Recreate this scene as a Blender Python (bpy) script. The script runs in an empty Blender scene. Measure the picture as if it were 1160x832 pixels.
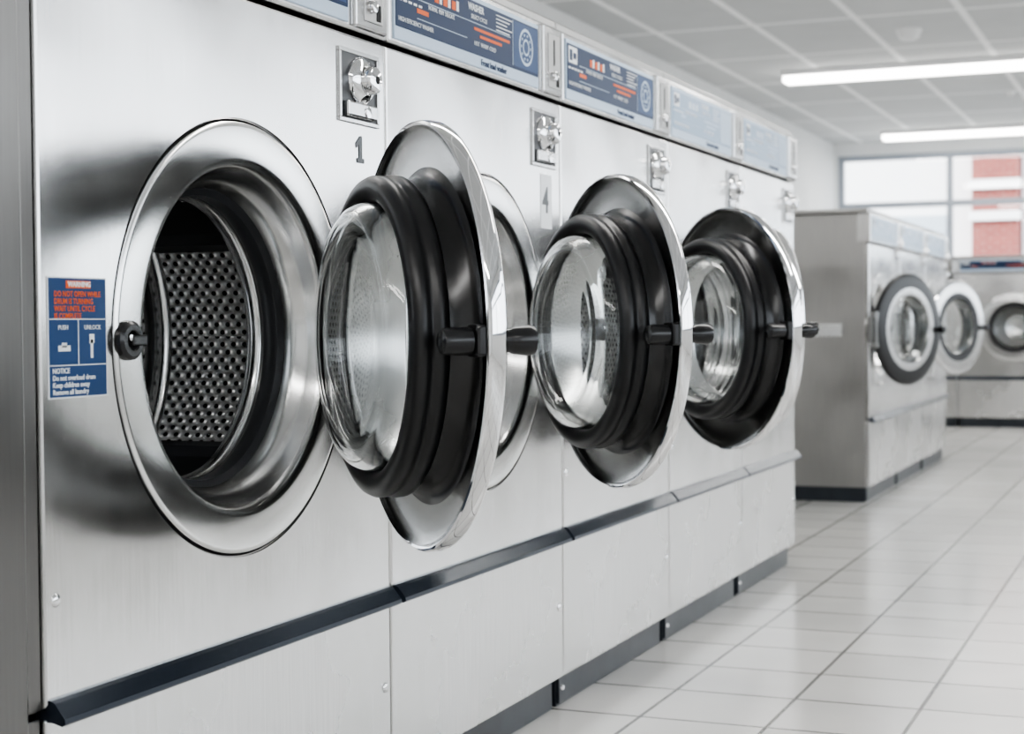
import bpy, bmesh, math, random
from mathutils import Matrix, Vector
random.seed(4)
rad = math.radians
scene = bpy.context.scene
COL = scene.collection

# ------------------------------------------------------------ materials
def new_mat(name):
    m = bpy.data.materials.new(name); m.use_nodes = True
    nt = m.node_tree
    return m, nt, nt.nodes['Principled BSDF']

def simple(name, col, rough=0.5, metal=0.0, emit=None, es=1.0, coat=0.0, spec=.5):
    m, nt, b = new_mat(name)
    b.inputs['Base Color'].default_value = (*col, 1)
    b.inputs['Roughness'].default_value = rough
    b.inputs['Metallic'].default_value = metal
    b.inputs['Coat Weight'].default_value = coat
    b.inputs['Specular IOR Level'].default_value = spec
    if emit:
        b.inputs['Emission Color'].default_value = (*emit, 1)
        b.inputs['Emission Strength'].default_value = es
    return m

def noisy(name, col, col2, rough=0.5, metal=0.0, scale=8.0, bump=0.02):
    m, nt, b = new_mat(name); N = nt.nodes; L = nt.links
    tc = N.new('ShaderNodeTexCoord'); n = N.new('ShaderNodeTexNoise')
    n.inputs['Scale'].default_value = scale; n.inputs['Detail'].default_value = 6
    L.new(tc.outputs['Object'], n.inputs['Vector'])
    r = N.new('ShaderNodeValToRGB')
    r.color_ramp.elements[0].color = (*col, 1); r.color_ramp.elements[1].color = (*col2, 1)
    r.color_ramp.elements[0].position = .3; r.color_ramp.elements[1].position = .7
    L.new(n.outputs['Fac'], r.inputs['Fac']); L.new(r.outputs['Color'], b.inputs['Base Color'])
    b.inputs['Roughness'].default_value = rough; b.inputs['Metallic'].default_value = metal
    bp = N.new('ShaderNodeBump'); bp.inputs['Strength'].default_value = bump; bp.inputs['Distance'].default_value = .01
    L.new(n.outputs['Fac'], bp.inputs['Height']); L.new(bp.outputs['Normal'], b.inputs['Normal'])
    return m

def steel(name, col, rough=0.3, stretch=(60, 60, 2.0), wav=0.15, var=0.10, fine=.02, cv=.06):
    m, nt, b = new_mat(name); N = nt.nodes; L = nt.links
    tc = N.new('ShaderNodeTexCoord')
    mp = N.new('ShaderNodeMapping'); mp.inputs['Scale'].default_value = stretch
    L.new(tc.outputs['Object'], mp.inputs['Vector'])
    n = N.new('ShaderNodeTexNoise'); n.inputs['Scale'].default_value = 4; n.inputs['Detail'].default_value = 4
    L.new(mp.outputs['Vector'], n.inputs['Vector'])
    n2 = N.new('ShaderNodeTexNoise'); n2.inputs['Scale'].default_value = 3.0; n2.inputs['Detail'].default_value = 4
    n2.inputs['Roughness'].default_value = .6
    L.new(tc.outputs['Object'], n2.inputs['Vector'])
    mr = N.new('ShaderNodeMapRange'); mr.inputs[1].default_value = .3; mr.inputs[2].default_value = .7
    mr.inputs[3].default_value = rough - var; mr.inputs[4].default_value = rough + var
    L.new(n2.outputs['Fac'], mr.inputs[0]); L.new(mr.outputs[0], b.inputs['Roughness'])
    mx = N.new('ShaderNodeMix'); mx.data_type = 'RGBA'
    mx.inputs[6].default_value = (*[c * (1 - cv) for c in col], 1); mx.inputs[7].default_value = (*[min(1, c * (1 + cv)) for c in col], 1)
    add = N.new('ShaderNodeMath'); add.operation = 'ADD'
    L.new(n.outputs['Fac'], add.inputs[0]); L.new(n2.outputs['Fac'], add.inputs[1])
    mr2 = N.new('ShaderNodeMapRange'); mr2.inputs[1].default_value = .7; mr2.inputs[2].default_value = 1.3
    L.new(add.outputs[0], mr2.inputs[0]); L.new(mr2.outputs[0], mx.inputs[0])
    L.new(mx.outputs[2], b.inputs['Base Color'])
    b.inputs['Metallic'].default_value = 1.0
    n3 = N.new('ShaderNodeTexNoise'); n3.inputs['Scale'].default_value = 2.4; n3.inputs['Detail'].default_value = 1
    L.new(tc.outputs['Object'], n3.inputs['Vector'])
    b1 = N.new('ShaderNodeBump'); b1.inputs['Strength'].default_value = wav; b1.inputs['Distance'].default_value = .03
    L.new(n3.outputs['Fac'], b1.inputs['Height'])
    b2 = N.new('ShaderNodeBump'); b2.inputs['Strength'].default_value = fine; b2.inputs['Distance'].default_value = .001
    L.new(n.outputs['Fac'], b2.inputs['Height']); L.new(b1.outputs['Normal'], b2.inputs['Normal'])
    L.new(b2.outputs['Normal'], b.inputs['Normal'])
    return m

STEEL = steel('brushed_steel', (.75, .745, .74), .20, wav=.35, var=.06, cv=.09)
STEEL_LOW = steel('brushed_steel_lower', (.69, .685, .675), .26, wav=.25, var=.06, cv=.08)
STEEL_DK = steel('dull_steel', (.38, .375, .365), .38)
STEEL_END_SHADED = steel('shaded_end_cabinet_steel', (.17, .165, .158), .36)  # shading of the end cabinet is put into this darker colour
BEZEL = steel('bezel_steel', (.77, .77, .76), .22, (3, 3, 3), .05, .04)
LINER = steel('liner_steel', (.46, .47, .47), .26, (3, 3, 3), .08, .05)
CHROME = simple('chrome', (.88, .88, .89), .04, 1.0)
DISH = steel('dark_dish_steel', (.24, .24, .235), .18, (3, 3, 3), .05, .04)
COLLAR = steel('dark_collar_steel', (.055, .055, .056), .25, (3, 3, 3), .05, .04)
THROAT = steel('throat_steel', (.60, .60, .60), .20, (4, 4, 4), .08, .05)
RUBBER = simple('black_rubber', (.006, .006, .007), .36)
RUBBER2 = simple('grey_rubber', (.028, .029, .032), .32)
BLACKP = simple('black_plastic', (.010, .010, .011), .25)
GAP = simple('dark_gap', (.006, .006, .006), .8)
STRIP = simple('dark_strip_metal', (.028, .036, .050), .25, .5)
KICK = noisy('kick_plate_black', (.010, .014, .02), (.02, .026, .034), .35, 0, 20)
NAVY = simple('label_navy', (.010, .026, .070), .35, spec=.12)
BLUE = simple('label_blue', (.018, .052, .14), .4, spec=.2)
BLUE_REFL = simple('label_blue_reflection', (.22, .33, .47), .3, spec=.4)  # navy label with the reflection washing over it painted into the colour
PALE = simple('label_pale_blue', (.46, .56, .68), .4, spec=.3)
WHITE = simple('label_white', (.78, .80, .82), .5, spec=.3)
ORANGE = simple('label_orange', (.70, .13, .03), .5, spec=.2)
DKTXT = simple('number_grey', (.045, .05, .055), .4)

def glass_mat():
    m, nt, b = new_mat('door_glass')
    b.inputs['Base Color'].default_value = (.985, 1, .995, 1)
    b.inputs['Roughness'].default_value = .0
    b.inputs['IOR'].default_value = 1.42
    b.inputs['Transmission Weight'].default_value = 1
    return m
GLASS = glass_mat()

def perf_mat():
    m, nt, b = new_mat('perforated_drum_steel'); N = nt.nodes; L = nt.links
    uv = N.new('ShaderNodeUVMap'); uv.uv_map = 'UVMap'
    sp = N.new('ShaderNodeSeparateXYZ'); L.new(uv.outputs[0], sp.inputs[0])
    def M(op, a, bb=None):
        n = N.new('ShaderNodeMath'); n.operation = op
        for i, v in enumerate((a, bb)):
            if v is None: continue
            if isinstance(v, (int, float)): n.inputs[i].default_value = v
            else: L.new(v, n.inputs[i])
        return n.outputs[0]
    u = M('DIVIDE', sp.outputs[0], .0185); v = M('DIVIDE', sp.outputs[1], .0115)
    row = M('FLOOR', v); half = M('MULTIPLY', M('MODULO', row, 2.0), .5)
    fu = M('SUBTRACT', M('FRACT', M('ADD', u, half)), .5); fv = M('SUBTRACT', M('FRACT', v), .5)
    d = M('SQRT', M('ADD', M('MULTIPLY', fu, fu), M('MULTIPLY', M('MULTIPLY', fv, fv), .55)))
    mr = N.new('ShaderNodeMapRange'); mr.interpolation_type = 'SMOOTHSTEP'
    mr.inputs[1].default_value = .18; mr.inputs[2].default_value = .27
    L.new(d, mr.inputs[0])
    mx = N.new('ShaderNodeMix'); mx.data_type = 'RGBA'
    mx.inputs[6].default_value = (.03, .03, .03, 1); mx.inputs[7].default_value = (.88, .88, .87, 1)
    L.new(mr.outputs[0], mx.inputs[0]); L.new(mx.outputs[2], b.inputs['Base Color'])
    b.inputs['Metallic'].default_value = .75; b.inputs['Roughness'].default_value = .36
    bp = N.new('ShaderNodeBump'); bp.inputs['Strength'].default_value = .9; bp.inputs['Distance'].default_value = .005
    mr2 = N.new('ShaderNodeMapRange'); mr2.interpolation_type = 'SMOOTHSTEP'
    mr2.inputs[1].default_value = .10; mr2.inputs[2].default_value = .48
    L.new(d, mr2.inputs[0]); L.new(mr2.outputs[0], bp.inputs['Height']); L.new(bp.outputs['Normal'], b.inputs['Normal'])
    return m
PERF = perf_mat()

# ------------------------------------------------------------ mesh helpers
def make(name, bm, mats, parent=None, smooth=False, recalc=True, loc=None, rot=None, autosm=None):
    if recalc: bmesh.ops.recalc_face_normals(bm, faces=bm.faces)
    me = bpy.data.meshes.new(name); bm.to_mesh(me); bm.free()
    if not isinstance(mats, (list, tuple)): mats = [mats]
    for m in mats: me.materials.append(m)
    if smooth:
        for p in me.polygons: p.use_smooth = True
        if autosm is not None:
            try: me.set_sharp_from_angle(angle=rad(autosm))
            except Exception: pass
    ob = bpy.data.objects.new(name, me); COL.objects.link(ob)
    if parent: ob.parent = parent
    if loc is not None: ob.location = loc
    if rot is not None: ob.rotation_euler = rot
    return ob

def empty(name, loc=(0, 0, 0), rot=(0, 0, 0), parent=None):
    e = bpy.data.objects.new(name, None); COL.objects.link(e)
    e.location = loc; e.rotation_euler = rot; e.empty_display_size = .1
    if parent: e.parent = parent
    return e

def add_box(bm, a, b, bevel=0.0, mi=0, segs=2):
    r = bmesh.ops.create_cube(bm, size=1.0)
    vs = r['verts']
    for v in vs:
        v.co = Vector([a[i] + (v.co[i] + .5) * (b[i] - a[i]) for i in range(3)])
    fs = set(f for v in vs for f in v.link_faces)
    for f in fs: f.material_index = mi
    if bevel > 0:
        es = list(set(e for v in vs for e in v.link_edges))
        bmesh.ops.bevel(bm, geom=es, offset=bevel, segments=segs, affect='EDGES', profile=.5)

def box(name, a, b, mat, parent=None, bevel=0.0):
    bm = bmesh.new(); add_box(bm, a, b, bevel)
    return make(name, bm, mat, parent)

def lathe_into(bm, prof, cy=0, cz=0, seg=96, mis=None, sc=1.0, closed=False, uv=False):
    uvl = bm.loops.layers.uv.new('UVMap') if uv else None
    rings = []
    for r, x in prof:
        r *= sc; x *= sc
        if r < 1e-6: rings.append([bm.verts.new((x, cy, cz))])
        else: rings.append([bm.verts.new((x, cy + r * math.cos(2 * math.pi * k / seg), cz + r * math.sin(2 * math.pi * k / seg))) for k in range(seg)])
    n = len(prof)
    cum = [0]
    for i in range(1, n): cum.append(cum[-1] + math.hypot(prof[i][0] - prof[i - 1][0], prof[i][1] - prof[i - 1][1]) * sc)
    rng = range(n if closed else n - 1)
    for i in rng:
        A = rings[i]; B = rings[(i + 1) % n]
        for k in range(seg):
            k2 = (k + 1) % seg
            if len(A) == 1 and len(B) == 1: continue
            if len(A) == 1: vs = [A[0], B[k], B[k2]]
            elif len(B) == 1: vs = [A[k], B[0], A[k2]]
            else: vs = [A[k], B[k], B[k2], A[k2]]
            f = bm.faces.new(vs)
            if mis: f.material_index = mis[i]
            if uv and len(vs) == 4:
                R = .27 * sc
                t0 = 2 * math.pi * k / seg * R; t1 = 2 * math.pi * (k + 1) / seg * R
                for lp, (a, b_) in zip(f.loops, ((cum[i], t0), (cum[i + 1], t0), (cum[i + 1], t1), (cum[i], t1))):
                    lp[uvl].uv = (a, b_)

def lathe(name, prof, mats, parent=None, cy=0, cz=0, seg=96, mis=None, sc=1.0, closed=False, uv=False, autosm=35):
    bm = bmesh.new(); lathe_into(bm, prof, cy, cz, seg, mis, sc, closed, uv)
    return make(name, bm, mats, parent, smooth=True, autosm=autosm)

def text(name, body, size, mat, parent, y, z, x=0.0, bold=0.0, sx=1.0):
    cu = bpy.data.curves.new(name, 'FONT'); cu.body = body; cu.size = size
    cu.align_x = 'LEFT'; cu.align_y = 'CENTER'; cu.offset = bold; cu.extrude = .0003
    cu.resolution_u = 2
    ob = bpy.data.objects.new(name + '_tmp', cu); COL.objects.link(ob)
    dg = bpy.context.evaluated_depsgraph_get()
    me = bpy.data.meshes.new_from_object(ob.evaluated_get(dg))
    bpy.data.objects.remove(ob)
    me.materials.clear(); me.materials.append(mat)
    o = bpy.data.objects.new(name, me); COL.objects.link(o)
    o.parent = parent; o.location = (x, y, z); o.rotation_euler = (rad(90), 0, rad(90)); o.scale = (sx, 1, 1)
    return o

def hole_panel(name, y0, y1, z0, z1, cy, cz, R, mat, parent, N=128):
    bm = bmesh.new()
    angs = [2 * math.pi * k / N for k in range(N)]
    cor = [math.atan2(z - cz, y - cy) % (2 * math.pi) for y in (y0, y1) for z in (z0, z1)]
    for c in cor:
        i = min(range(N), key=lambda k: abs(angs[k] - c)); angs[i] = c
    def rect(a, ins):
        dy, dz = math.cos(a), math.sin(a); ts = []
        if dy > 1e-9: ts.append((y1 - cy) / dy)
        if dy < -1e-9: ts.append((y0 - cy) / dy)
        if dz > 1e-9: ts.append((z1 - cz) / dz)
        if dz < -1e-9: ts.append((z0 - cz) / dz)
        t = min(ts); y = cy + dy * t; z = cz + dz * t
        return (min(max(y, y0 + ins), y1 - ins), min(max(z, z0 + ins), z1 - ins))
    rings = []
    for x, ins in ((-.02, 0), (-.004, 0), (-.0012, .0012), (0, .004)):
        rings.append([bm.verts.new((x, *rect(a, ins))) for a in angs])
    for x, r in ((0, R), (-.002, R - .002), (-.02, R - .002)):
        rings.append([bm.verts.new((x, cy + r * math.cos(a), cz + r * math.sin(a))) for a in angs])
    for A, B in zip(rings, rings[1:]):
        for k in range(N):
            k2 = (k + 1) % N
            bm.faces.new([A[k], A[k2], B[k2], B[k]])
    return make(name, bm, mat, parent)

# ------------------------------------------------------------ door
def build_door(parent, cy, cz, sc, angle, side, dark=0):
    R = .27 * sc
    d = empty('door', (.012, cy + side * R, cz), (0, 0, rad(angle) * side), parent)
    oy = -side * R
    prof = [(.160, .022), (.166, .027), (.20, .029), (.250, .027), (.264, .0235), (.2685, .020), (.270, .016),
            (.270, .004), (.2685, .0005), (.266, -.001), (.2635, .0005),
            (.262, .003), (.256, .007), (.245, .011), (.225, .0145), (.206, .0155), (.170, .015), (.160, .017)]
    mis = {0: [2, 2, 2, 2, 0, 0, 0, 0, 0, 0, 1, 1, 1, 1, 1, 1, 1, 1],
           1: [1, 2, 3, 3, 3, 3, 3, 3, 3, 1, 1, 1, 1, 1, 1, 1, 1, 1],
           2: [3, 3, 2, 2, 0, 0, 0, 0, 0, 0, 1, 1, 1, 1, 1, 1, 1, 1]}[dark]
    lathe('rim', prof, [CHROME, DISH, THROAT, RUBBER], d, oy, 0, 128, mis, sc, closed=True)
    lathe('collar', [(.214, .0160), (.206, .012), (.199, .004), (.194, -.008), (.192, -.022), (.186, -.024), (.186, .0160)], COLLAR, d, oy, 0, 96, None, sc, closed=True, autosm=50)
    g = [(.185, -.014), (.191, -.0175), (.197, -.0195), (.2005, -.024), (.2010, -.034), (.1975, -.0375), (.1970, -.0420), (.1998, -.0455), (.2000, -.054), (.1965, -.0605), (.189, -.0645), (.179, -.0645), (.1725, -.0615), (.1690, -.056), (.1685, .0145), (.184, .0145)]
    lathe('gasket', g, RUBBER, d, oy, 0, 96, None, sc, closed=True, autosm=50)
    outer = [(.1675, .014), (.1675, -.060), (.1655, -.071), (.160, -.080), (.151, -.087), (.139, -.091), (.12, -.093), (.06, -.095), (0, -.096)]
    inner = [(0, -.087), (.06, -.086), (.119, -.084), (.135, -.0815), (.147, -.0765), (.155, -.069), (.1585, -.058), (.1595, -.045), (.1595, .014)]
    lathe('glass', outer + inner, GLASS, d, oy, 0, 96, None, sc, closed=True, autosm=60)
    lathe('glass_liner', [(.1585, -.036), (.157, -.038), (.1555, -.036), (.1555, .018), (.158, .023), (.1590, .020), (.1590, -.032)], LINER, d, oy, 0, 96, None, sc, closed=True)
    fy = oy - side * .246 * sc
    lathe('latch_pin', [(0, -.050), (.010, -.050), (.0145, -.047), (.016, -.040), (.016, -.014), (.013, -.012), (.013, .032), (.015, .036), (.0175, .056), (.016, .062), (.010, .064), (0, .064)],
          BLACKP, d, fy, -.004, 24, None, sc)
    bm = bmesh.new(); add_box(bm, (-.012 * sc, fy - .018, -.022), (.012 * sc, fy + .018, .015), .004)
    make('latch_block', bm, BLACKP, d)
    bm = bmesh.new()
    add_box(bm, (-.010, -side * .012 - .02, -.075), (.02, -side * .012 + .02, .075), .004)
    add_box(bm, (-.011, side * .006 - .012, -.05), (.012, side * .006 + .02, .05), .003)
    make('hinge', bm, DISH, d)
    return d

# ------------------------------------------------------------ washing machine
def washer(loc, W, sc=1.0, angle=45, side=1, rotz=0.0, H=1.155, top=1.29, czc=.724, detail=2, number=None, seam=.335, cyoff=0.0, lbl=0, dark=0):
    P = empty('washing_machine', loc, (0, 0, rotz))
    g = .0025
    y0, y1 = g, W - g
    cy = W / 2 + cyoff; cz = czc
    bm = bmesh.new()
    add_box(bm, (-.85, y0 + .001, .06), (-.018, y1 - .001, top - .004), 0)
    for f in list(bm.faces):
        if f.calc_center_median().x > -.02: bm.faces.remove(f)
    make('body', bm, STEEL_DK, P)
    hole_panel('front_panel', y0, y1, seam + .006, H - .003, cy, cz, .276 * sc, STEEL, P)
    bm = bmesh.new(); add_box(bm, (-.02, y0, .064), (-.0005, y1, seam - .006), .003)
    make('lower_panel', bm, STEEL_LOW, P)
    bm = bmesh.new(); add_box(bm, (-.8, y0 + .01, 0), (-.022, y1 - .004, .066), .002)
    add_box(bm, (-.024, y0 + .012, .006), (-.016, y0 + .05, .06), .002)
    make('kick_plate', bm, KICK, P)
    if detail > 1:
        lathe('screw', [(0, -.012), (.005, -.0125), (.006, -.016)], CHROME, P, .03, .035, 12)
    pts = [(-.015, seam + .014), (.004, seam + .014), (.009, seam + .011), (.021, seam - .004), (.022, seam - .009), (.018, seam - .012), (.006, seam - .009), (-.015, seam - .009)]
    bm = bmesh.new()
    A = [bm.verts.new((x, y0 + .004, z)) for x, z in pts]; B = [bm.verts.new((x, y1 - .004, z)) for x, z in pts]
    n = len(pts)
    for i in range(n): bm.faces.new([A[i], A[(i + 1) % n], B[(i + 1) % n], B[i]])
    bm.faces.new(A); bm.faces.new(B[::-1])
    make('lip_strip', bm, STRIP, P)
    prof = [(.284, -.012), (.2725, -.012), (.2715, -.003), (.2708, .0005), (.2685, .0022), (.264, .0028), (.226, .0020), (.219, .0008), (.2150, -.003), (.212, -.011),
            (.209, -.026), (.204, -.040), (.198, -.049), (.190, -.054), (.186, -.057), (.1815, -.060), (.180, -.066), (.181, -.080), (.187, -.088)]
    mis = [2, 2, 0, 0, 0, 0, 0, 0, 1, 1, 1, 1, 1, 3, 3, 3, 3, 3]
    lathe('bezel', prof, [BEZEL, THROAT, GAP, RUBBER2], P, cy, cz, 128, mis, sc)
    dp = [(.186, -.086), (.181, -.088), (.178, -.094), (.178, -.102), (.184, -.110), (.255, -.120), (.265, -.124), (.270, -.132), (.270, -.292), (.264, -.302), (.250, -.306), (.235, -.298), (.222, -.306), (.10, -.306), (.08, -.32), (0, -.323)]
    mis = [0, 0, 0, 0, 1, 1, 1, 2, 0, 0, 0, 0, 2, 0, 0]
    lathe('drum', dp, [THROAT, RUBBER2, PERF], P, cy, cz, 96, mis, sc, uv=True, autosm=50)
    bm = bmesh.new()
    for a in (36, -44, 150, 210):
        ca, sa = math.cos(rad(a)), math.sin(rad(a))
        def pt(x, rr, t): return bm.verts.new((x * sc, cy + (rr * ca - t * sa) * sc, cz + (rr * sa + t * ca) * sc))
        sec = [(.268, -.045), (.262, -.035), (.225, -.014), (.218, 0), (.225, .014), (.262, .035), (.268, .045)]
        A = [pt(-.136, r_, t) for r_, t in sec]; B = [pt(-.300, r_, t) for r_, t in sec]
        for i in range(len(sec) - 1): bm.faces.new([A[i], A[i + 1], B[i + 1], B[i]])
        bm.faces.new(A); bm.faces.new(B[::-1])
    make('drum_ribs', bm, RUBBER2, P)
    ly = cy - side * .250 * sc
    lathe('lock_catch', [(0, .002), (.006, .002), (.008, .008), (.012, .012), (.018, .012), (.022, .009), (.023, .001)], BLACKP, P, ly, cz, 32, None, sc)
    lathe('lock_catch_insert', [(0, .0115), (.0035, .011), (.005, .004)], CHROME, P, ly - .003, cz + .003, 16)
    bm = bmesh.new(); add_box(bm, (.001, ly - side * .002, cz - .007), (.013, ly + .026 * side, cz + .007), .003)
    make('lock_catch_arm', bm, BLACKP, P)
    # control panel
    bm = bmesh.new(); add_box(bm, (-.05, y0, H + .003), (.006, y1, top), .004)
    make('control_housing', bm, STEEL, P)
    bm = bmesh.new(); add_box(bm, (-.80, y0, top + .001), (-.006, y1, top + .020), .004)
    make('top_cap', bm, STEEL_DK, P)
    h0, h1 = H + .010, top - .010
    ly0, ly1 = y0 + .012, y1 - .125
    bm = bmesh.new(); add_box(bm, (.004, ly0, h0), (.0085, ly1, h1), .0015); make('label_frame', bm, PALE, P)
    bm = bmesh.new(); add_box(bm, (.006, ly0 + .004, h0 + .020), (.0095, ly1 - .004, h1 - .008), .0008); make('label_plate', bm, NAVY if lbl == 0 else BLUE_REFL, P)
    cy0, cy1 = y1 - .114, y1 - .014
    bm = bmesh.new(); add_box(bm, (.004, cy0, h0 - .004), (.014, cy1, h1 + .006), .004); make('coin_slot_housing', bm, THROAT, P)
    cm = (cy0 + cy1) / 2
    bm = bmesh.new(); add_box(bm, (.0135, cm - .026, h0 + .008), (.0155, cm + .030, h1 - .008), .001); make('coin_slot_face', bm, STEEL_DK, P)
    bm = bmesh.new(); add_box(bm, (.015, cm - .003, h0 + .05), (.0162, cm + .003, h1 - .018), .0005)
    add_box(bm, (.015, cm + .010, h0 + .012), (.0162, cm + .024, h0 + .036), .0005); make('coin_slot', bm, GAP, P)
    lathe('coin_button', [(0, .024), (.008, .023), (.010, .016), (.010, .014)], CHROME, P, cm - .006, h0 + .03, 20)
    # label graphics
    w = ly1 - ly0; hh = h1 - h0
    e0, e1 = .0093, .0099
    def bars(name, items, mat, x0=e0, x1=e1):
        bm = bmesh.new()
        for (a, b_, c, d_) in items: add_box(bm, (x0, ly0 + w * a, h0 + hh * c), (x1, ly0 + w * b_, h0 + hh * d_), 0)
        make(name, bm, mat, P)
    bars('label_icon_white', [(.02, .105, .62, .89)], WHITE)
    bars('label_icon_print', [(.03, .055, .66, .84), (.065, .095, .70, .80)], NAVY, e1 - .0001, e1 + .0004)
    o = [(.24 + k * .055, .265 + k * .055, .68, .80) for k in range(3)] + [(.50, .76, .52, .56), (.54, .70, .43, .47), (.13, .20, .44, .50)]
    bars('label_icon_orange', o, ORANGE if lbl == 0 else PALE)
    wv = [(.27 + k * .055, .285 + k * .055, .68, .82) for k in range(3)] + [(.66, .78 - .02 * (k % 3), .86 - .055 * k, .875 - .055 * k) for k in range(5)]
    wv += [(.02 + .03 * k, .04 + .03 * k, .52, .55) for k in range(5)]
    bars('label_icon_small', wv, WHITE)
    bars('label_side_block', [(.795, .985, .22, .90)], BLUE if lbl == 0 else PALE, .0090, .0097)  # pale variant paints the reflection on the label
    bars('label_rule', [(.13, .77, .615, .625), (.785, .788, .22, .90), (.13, .45, .36, .37)], PALE)
    bm = bmesh.new()
    e2 = .0101
    lathe_into(bm, [(.028, e2), (.033, e2)], ly0 + w * .89, h0 + hh * .56, 24)
    lathe_into(bm, [(.011, e2), (.015, e2)], ly0 + w * .89, h0 + hh * .56, 24)
    for k in range(10):
        a = k * math.pi / 5
        c_, s_ = math.cos(a), math.sin(a)
        add_box(bm, (e0, ly0 + w * .89 + .022 * c_ - .002, h0 + hh * .56 + .022 * s_ - .002), (e2, ly0 + w * .89 + .022 * c_ + .002, h0 + hh * .56 + .022 * s_ + .002))
    make('label_dial', bm, PALE, P)
    if detail > 1:
        text('label_text', 'WASHER', .016, WHITE, P, ly0 + w * .46, h1 - hh * .17, .0097, .0003)
        text('label_text', 'SELECT CYCLE', .010, WHITE, P, ly0 + w * .48, h1 - hh * .30, .0097)
        text('label_text', 'HOT  WARM  COLD', .010, WHITE, P, ly0 + w * .50, h0 + hh * .33, .0097)
        text('label_text', 'NORMAL  PERM  DELICATE', .010, WHITE, P, ly0 + w * .20, h0 + hh * .57, .0097, 0, .8)
        text('label_text', 'HIGH EFFICIENCY WASHER', .010, WHITE, P, ly0 + .012, h0 + hh * .28, .0097)
        text('label_text', 'Front load washer', .015, NAVY, P, ly0 + w * .55, h0 + .010, .0090, .0003)
    # key lock recess
    ky, kz = y1 - .085, czc + .354
    bm = bmesh.new()
    a = (.001, ky - .060, kz - .052); b = (.010, ky + .060, kz + .052)
    t_ = .006
    for (p, q) in (((a[1], a[2]), (b[1], a[2] + t_)), ((a[1], b[2] - t_), (b[1], b[2])), ((a[1], a[2] + t_), (a[1] + t_, b[2] - t_)), ((b[1] - t_, a[2] + t_), (b[1], b[2] - t_))):
        add_box(bm, (-.0005, p[0], p[1]), (.004, q[0], q[1]), .0008)
    make('lock_frame', bm, THROAT, P)
    bm = bmesh.new(); add_box(bm, (-.001, ky - .055, kz - .047), (.0012, ky + .055, kz + .047), 0); make('lock_recess', bm, RUBBER2, P)
    lathe('key_lock', [(0, .030), (.014, .030), (.0185, .028), (.020, .024), (.021, .014), (.029, .011), (.034, .006), (.035, .001)], CHROME, P, ky + .004, kz + .010, 32)
    lathe('key_lock_core', [(0, .0305), (.006, .0305), (.0065, .029)], GAP, P, ky + .004, kz + .010, 16)
    bm = bmesh.new(); add_box(bm, (.001, ky - .046, kz - .044), (.010, ky + .044, kz - .022), .003); make('lock_tab', bm, THROAT, P)
    lathe('key_lock_screw', [(0, .013), (.008, .012), (.009, .009)], CHROME, P, ky + .012, kz - .034, 16)
    if number:
        ny, nz = (W - .085, .990) if number == 1 else (W - .075, .964)
        s = .85
        if number == 2: box('number_sticker', (.0002, ny - .028, nz - .05), (.0008, ny + .028, nz + .05), WHITE, P)
        if number == 1:
            bm = bmesh.new()
            poly = [(-.014, .010), (.002, .024), (.009, .024), (.009, -.014), (.016, -.014), (.016, -.022), (-.010, -.022), (-.010, -.014), (-.003, -.014), (-.003, .009), (-.012, .001)]
            bm.faces.new([bm.verts.new((.0010, ny + a * s, nz + b * s)) for a, b in poly])
            make('number_decal', bm, DKTXT, P)
        else:
            text('number_decal', '4', .066, DKTXT, P, ny - .020, nz, .0010, .0014, .95)
    if detail > 1:
        lathe('screw', [(0, .003), (.004, .003), (.0065, .0015), (.0075, 0)], CHROME, P, .022, .452, 16)
        lathe('screw', [(0, .003), (.004, .003), (.0065, .0015), (.0075, 0)], CHROME, P, W - .022, .20, 16)
    build_door(P, cy, cz, sc, angle, side, dark)
    return P

Ys = [1.374, 2.175, 2.902, 3.591, 4.255, 4.889]
scs = [1.0, .98, .94, .90, .87]
angs = [44, 44, 48, 31, 0]
nums = [1, 2, None, None, None]
mach = []
for i in range(5):
    mach.append(washer((0, Ys[i], 0), Ys[i + 1] - Ys[i], scs[i], angs[i], 1, number=nums[i], lbl=0 if i < 3 else 1))  # last two get paler label colours in place of a reflection

# instruction sticker on first washer
P = mach[0]
def flat(name, y0, y1, z0, z1, x, mat, t=.0006): return box(name, (x, y0, z0), (x + t, y1, z1), mat, P)
sy0 = 1.389 - 1.374 ; sy1 = sy0 + .1; sz0, sz1 = .664, .793
flat('sticker', sy0, sy1, sz0, sz1, .0004, WHITE)
flat('sticker_field', sy0 + .0015, sy1 - .0015, sz0 + .0015, sz1 - .0015, .0008, BLUE)
flat('sticker_header', sy0 + .030, sy0 + .072, sz1 - .012, sz1 - .004, .0012, ORANGE)
text('sticker_text', 'WARNING', .008, WHITE, P, sy0 + .033, sz1 - .008, .0020, .0002)
for k, t in enumerate(['DO NOT OPEN WHILE', 'DRUM IS TURNING', 'WAIT UNTIL CYCLE', 'IS COMPLETE']):
    text('sticker_text', t, .0084, ORANGE, P, sy0 + .010, sz1 - .0185 - k * .0078, .0016, .0001, .92)
flat('sticker_line', sy0 + .002, sy1 - .002, sz0 + .0835, sz0 + .0845, .0012, WHITE)
flat('sticker_line', sy0 + .002, sy1 - .002, sz0 + .0345, sz0 + .0355, .0012, WHITE)
flat('sticker_line', (sy0 + sy1) / 2 - .0005, (sy0 + sy1) / 2 + .0005, sz0 + .035, sz0 + .084, .0012, WHITE)
flat('sticker_icon', sy0 + .016, sy0 + .036, sz0 + .050, sz0 + .056, .0012, WHITE)
flat('sticker_icon', sy0 + .022, sy0 + .030, sz0 + .054, sz0 + .059, .0012, WHITE)
flat('sticker_icon', sy0 + .071, sy0 + .075, sz0 + .042, sz0 + .062, .0012, WHITE)
flat('sticker_icon', sy0 + .069, sy0 + .077, sz0 + .058, sz0 + .068, .0012, WHITE)
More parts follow.
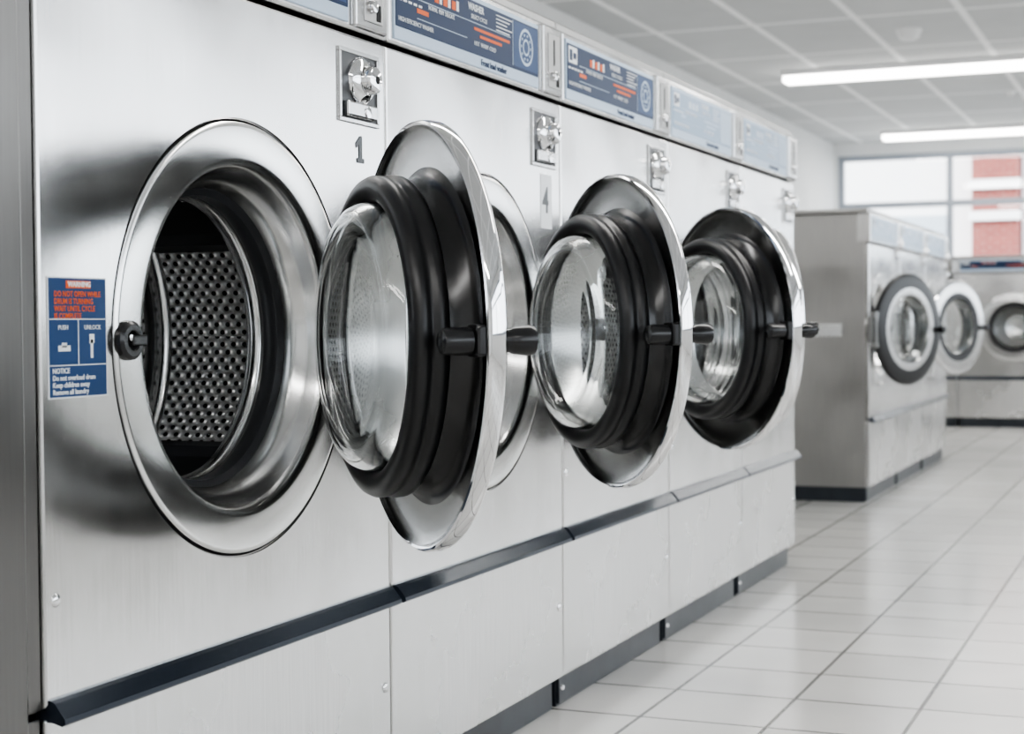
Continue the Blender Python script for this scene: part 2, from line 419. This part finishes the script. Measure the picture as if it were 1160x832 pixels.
text('sticker_text', 'PUSH', .007, WHITE, P, sy0 + .016, sz0 + .075, .0016)
text('sticker_text', 'UNLOCK', .007, WHITE, P, sy0 + .060, sz0 + .075, .0016)
for k, t in enumerate(['NOTICE', 'Do not overload drum', 'Keep children away', 'Remove all laundry']):
    text('sticker_text', t, .0078, WHITE, P, sy0 + .006, sz0 + .029 - k * .0075, .0016, .0001)

# end panel to the left of the row
Pn = empty('end_cabinet', (0, 0, 0))
box('panel', (-.85, .55, .06), (.004, 1.347, 1.31), STEEL_END_SHADED, Pn, .004)
box('trim_strip', (-.80, 1.350, .34), (-.001, 1.3715, 1.30), STEEL_END_SHADED, Pn, .002)
box('trim_strip_lower', (-.80, 1.350, .06), (-.003, 1.3715, .332), STEEL_END_SHADED, Pn, .002)
box('kick', (-.8, .56, 0), (-.02, 1.37, .06), KICK, Pn)

# second row
w2 = .753
for k in range(3):
    washer((-.086, 6.63 + k * w2, 0), w2, .85, (25, 0, 27)[k], -1, H=1.05, top=1.17, czc=.70, detail=1, lbl=1, cyoff=(-.145, -.12, -.17)[k], dark=(1, 2, 2)[k])
# facing machines at the far end
for k in range(4):
    washer((-1.11 + k * .75, 11.5, 0), .75, .85, 0, 1, rotz=rad(-90), H=1.05, top=1.15, czc=.68, detail=1, lbl=0, dark=2)

# ------------------------------------------------------------ room
XL, XR, YB, YF, HC = -2.18, 3.4, -2.5, 16.4, 2.5
def tile_mat(name, c1, c2, cm, w, h, mortar, off, rough, bump=.3, shift=(0, 0, 0)):
    m, nt, b = new_mat(name); N = nt.nodes; L = nt.links
    tc = N.new('ShaderNodeTexCoord'); mp = N.new('ShaderNodeMapping'); mp.inputs['Location'].default_value = shift
    L.new(tc.outputs['Object'], mp.inputs['Vector'])
    br = N.new('ShaderNodeTexBrick'); br.offset = off; br.squash = 1
    br.inputs['Scale'].default_value = 1; br.inputs['Brick Width'].default_value = w; br.inputs['Row Height'].default_value = h
    br.inputs['Mortar Size'].default_value = mortar; br.inputs['Mortar Smooth'].default_value = .15
    br.inputs['Color1'].default_value = (*c1, 1); br.inputs['Color2'].default_value = (*c2, 1); br.inputs['Mortar'].default_value = (*cm, 1)
    L.new(mp.outputs['Vector'], br.inputs['Vector'])
    n = N.new('ShaderNodeTexNoise'); n.inputs['Scale'].default_value = 5; n.inputs['Detail'].default_value = 6
    L.new(tc.outputs['Object'], n.inputs['Vector'])
    mx = N.new('ShaderNodeMix'); mx.data_type = 'RGBA'; mx.blend_type = 'MULTIPLY'; mx.inputs[0].default_value = .15
    L.new(br.outputs['Color'], mx.inputs[6]); L.new(n.outputs['Fac'], mx.inputs[7]); L.new(mx.outputs[2], b.inputs['Base Color'])
    b.inputs['Roughness'].default_value = rough
    bp = N.new('ShaderNodeBump'); bp.inputs['Strength'].default_value = bump; bp.inputs['Distance'].default_value = .002; bp.invert = True
    L.new(br.outputs['Fac'], bp.inputs['Height']); L.new(bp.outputs['Normal'], b.inputs['Normal'])
    return m
FLOOR = tile_mat('floor_tiles', (.60, .59, .565), (.52, .51, .49), (.06, .057, .052), .24, .24, .0040, 0, .20, .4, (-.632, -.02, 0))
CEIL = tile_mat('ceiling_tiles', (.62, .63, .63), (.58, .59, .59), (.99, .99, .99), .6, 1.2, .024, 0, .9, .2, (.1, 0, 0))
WALL = noisy('wall_paint', (.76, .77, .77), (.80, .81, .81), .8, 0, 3, .02)
FRAME = simple('window_frame', (.30, .33, .37), .4, .3)
box('floor', (XL - .2, YB - .2, -.1), (XR + .2, YF + .2, 0), FLOOR)
box('ceiling', (XL - .2, YB - .2, HC), (XR + .2, YF + .2, HC + .1), CEIL)
box('wall_left', (XL - .15, YB - .15, 0), (XL, YF + .15, HC), WALL)
box('wall_back', (XL, YB - .15, 0), (XR, YB, HC), WALL)

def pane_mat():
    m, nt, b = new_mat('window_glass'); N = nt.nodes; L = nt.links
    out = N['Material Output']; tr = N.new('ShaderNodeBsdfTransparent'); gl = N.new('ShaderNodeBsdfGlossy')
    gl.inputs['Roughness'].default_value = .02
    mx = N.new('ShaderNodeMixShader'); mx.inputs[0].default_value = .06
    L.new(tr.outputs[0], mx.inputs[1]); L.new(gl.outputs[0], mx.inputs[2]); L.new(mx.outputs[0], out.inputs['Surface'])
    return m
PANE = pane_mat()
def win_wall(wall, axis, pos, t, a0, a1, sill, head, wa0, wa1, nm, zbar, wname):
    bm = bmesh.new()
    def B(p0, p1, z0, z1, d0, d1, bev=0):
        if axis == 'x': add_box(bm, (p0, d0, z0), (p1, d1, z1), bev)
        else: add_box(bm, (d0, p0, z0), (d1, p1, z1), bev)
    B(a0, a1, 0, sill, pos, pos + t); B(a0, a1, head, HC, pos, pos + t)
    if wa0 > a0 + .01: B(a0, wa0, sill, head, pos, pos + t)
    if wa1 < a1 - .01: B(wa1, a1, sill, head, pos, pos + t)
    make(wall, bm, WALL)
    W = empty(wname)
    bm = bmesh.new(); fw = .06; d0, d1 = pos + t * .3, pos + t * .3 + .06
    B(wa0, wa1, sill, sill + fw, d0, d1); B(wa0, wa1, head - fw, head, d0, d1)
    for k in range(nm + 1):
        c = wa0 + (wa1 - wa0) * k / nm; c = min(max(c, wa0 + fw / 2), wa1 - fw / 2)
        B(c - fw / 2, c + fw / 2, sill + fw, head - fw, d0, d1)
    B(wa0 + fw, wa1 - fw, zbar - .03, zbar + .03, d0 + .005, d1 - .005)
    make('frame', bm, FRAME, W)
    bm = bmesh.new(); B(wa0 + .01, wa1 - .01, sill + .01, head - .01, (d0 + d1) / 2 - .002, (d0 + d1) / 2 + .002)
    make('pane', bm, PANE, W)
win_wall('wall_far', 'x', YF, .15, XL, XR, .9, 2.38, XL + .03, XR - .1, 5, 1.877, 'window_1')
win_wall('wall_right', 'y', XR, .15, YB, YF, .75, 2.2, YB + .8, YF - .8, 10, 1.80, 'added_side_window')  # unseen side; windows added for daylight on the washer fronts

# ceiling lights
LAMP = simple('lamp_diffuser', (1, 1, 1), .5, emit=(1, .98, .95), es=12)
LB = simple('lamp_body', (.8, .8, .8), .4)
for yy in (-.6, 3.4, 7.44, 11.47, 15.5):
    x0, x1 = -1.55, 2.3
    E = empty('ceiling_light', (0, 0, 0))
    bm = bmesh.new(); add_box(bm, (x0, yy - .09, HC - .045), (x1, yy + .09, HC - .0005), .006); make('housing', bm, LB, E)
    bm = bmesh.new(); add_box(bm, (x0 + .01, yy - .08, HC - .085), (x1 - .01, yy + .08, HC - .044), .012); make('diffuser', bm, LAMP, E)
    ld = bpy.data.lights.new('tube', 'AREA'); ld.shape = 'RECTANGLE'; ld.size = 3.8; ld.size_y = .2; ld.energy = 42; ld.color = (1, .98, .95)
    lo = bpy.data.objects.new('tube', ld); COL.objects.link(lo); lo.parent = E; lo.location = ((x0 + x1) / 2, yy, HC - .095)

lathe_prof = [(0, -.05), (.03, -.05), (.045, -.04), (.055, -.012), (.06, 0)]
def ceil_disc(name, X, Y, s):
    bm = bmesh.new(); lathe_into(bm, [(r, -x) for r, x in lathe_prof], 0, 0, 32, None, s)
    make(name, bm, LB, None, smooth=True, loc=(X, Y, HC - .0005), rot=(0, rad(90), 0))
ceil_disc('smoke_detector', -.47, 10.13, 1.3)
ceil_disc('ceiling_sprinkler', -.175, 13.2, .7)

# exterior
def brick_mat():
    m, nt, b = new_mat('red_brick'); N = nt.nodes; L = nt.links
    tc = N.new('ShaderNodeTexCoord'); sp = N.new('ShaderNodeSeparateXYZ'); cb = N.new('ShaderNodeCombineXYZ')
    L.new(tc.outputs['Object'], sp.inputs[0]); L.new(sp.outputs[0], cb.inputs[0]); L.new(sp.outputs[2], cb.inputs[1])
    br = N.new('ShaderNodeTexBrick'); br.inputs['Scale'].default_value = 1
    br.inputs['Brick Width'].default_value = .22; br.inputs['Row Height'].default_value = .075; br.inputs['Mortar Size'].default_value = .006
    br.inputs['Color1'].default_value = (.20, .028, .024, 1); br.inputs['Color2'].default_value = (.26, .05, .04, 1); br.inputs['Mortar'].default_value = (.35, .25, .22, 1)
    L.new(cb.outputs[0], br.inputs['Vector']); L.new(br.outputs['Color'], b.inputs['Base Color']); b.inputs['Roughness'].default_value = .85
    return m
BRICK = brick_mat()
RENDERW = noisy('white_render', (.86, .88, .90), (.90, .91, .92), .8, 0, 2)
DKGL = simple('outside_window_glass', (.45, .53, .60), .1)
ASPH = noisy('asphalt', (.3, .3, .31), (.38, .38, .38), .9, 0, 4)
box('street_ground', (-30, -25, -.25), (40, 60, -.11), ASPH)
Bd = empty('street_building')
box('facade_white', (-16, 30, -.11), (-2.42, 36, 9), RENDERW, Bd)
for k in range(5):
    box('facade_window', (-13.7 + k * 2.4, 29.93, 1.2), (-12.5 + k * 2.4, 30.02, 2.6), DKGL, Bd)
Bd2 = empty('street_building')
box('facade_brick', (-2.40, 29.5, -.11), (-1.62, 36, 9), BRICK, Bd2)
for z in (1.5, 2.45, 3.0, 5): box('band', (-2.45, 29.4, z), (-1.57, 29.49, z + .16), RENDERW, Bd2)
Bd3 = empty('street_building')
box('facade_white', (-1.60, 30, -.11), (12, 36, 7), RENDERW, Bd3)
for k in range(5):
    box('facade_window', (0 + k * 2.4, 29.93, 1.2), (1.4 + k * 2.4, 30.02, 2.6), DKGL, Bd3)

# sunlight added to brighten the street facades (comes from behind the solid back/left walls)
sd = bpy.data.lights.new('added_sun', 'SUN'); sd.energy = 6.0; sd.angle = rad(1); sd.color = (1, .96, .9)
so = bpy.data.objects.new('added_sun', sd); COL.objects.link(so); so.location = (-10, -20, 20)
so.rotation_euler = Vector((.3, .8, -.6)).to_track_quat('-Z', 'Y').to_euler()

# world
w = bpy.data.worlds.new('World'); scene.world = w; w.use_nodes = True
bg = w.node_tree.nodes['Background']
bg.inputs[0].default_value = (.88, .94, 1, 1); bg.inputs[1].default_value = 4.8

# camera
cd = bpy.data.cameras.new('Camera'); cam = bpy.data.objects.new('Camera', cd); COL.objects.link(cam)
cd.lens = 1850 / 1160 * 36; cd.sensor_width = 36; cd.sensor_fit = 'HORIZONTAL'
cam.location = (1.1, 0, .74)
M = Matrix.Rotation(rad(22.5), 4, 'Z') @ Matrix.Rotation(rad(90 - 1.55), 4, 'X') @ Matrix.Rotation(rad(-.5), 4, 'Z')
cam.rotation_euler = M.to_euler()
cd.dof.use_dof = True; cd.dof.focus_distance = 2.15; cd.dof.aperture_fstop = 7.0
cd.clip_start = .02
scene.camera = cam
try:
    scene.view_settings.view_transform = 'AgX'
    scene.view_settings.look = 'AgX - Medium High Contrast'
except Exception as e:
    print('look', e)
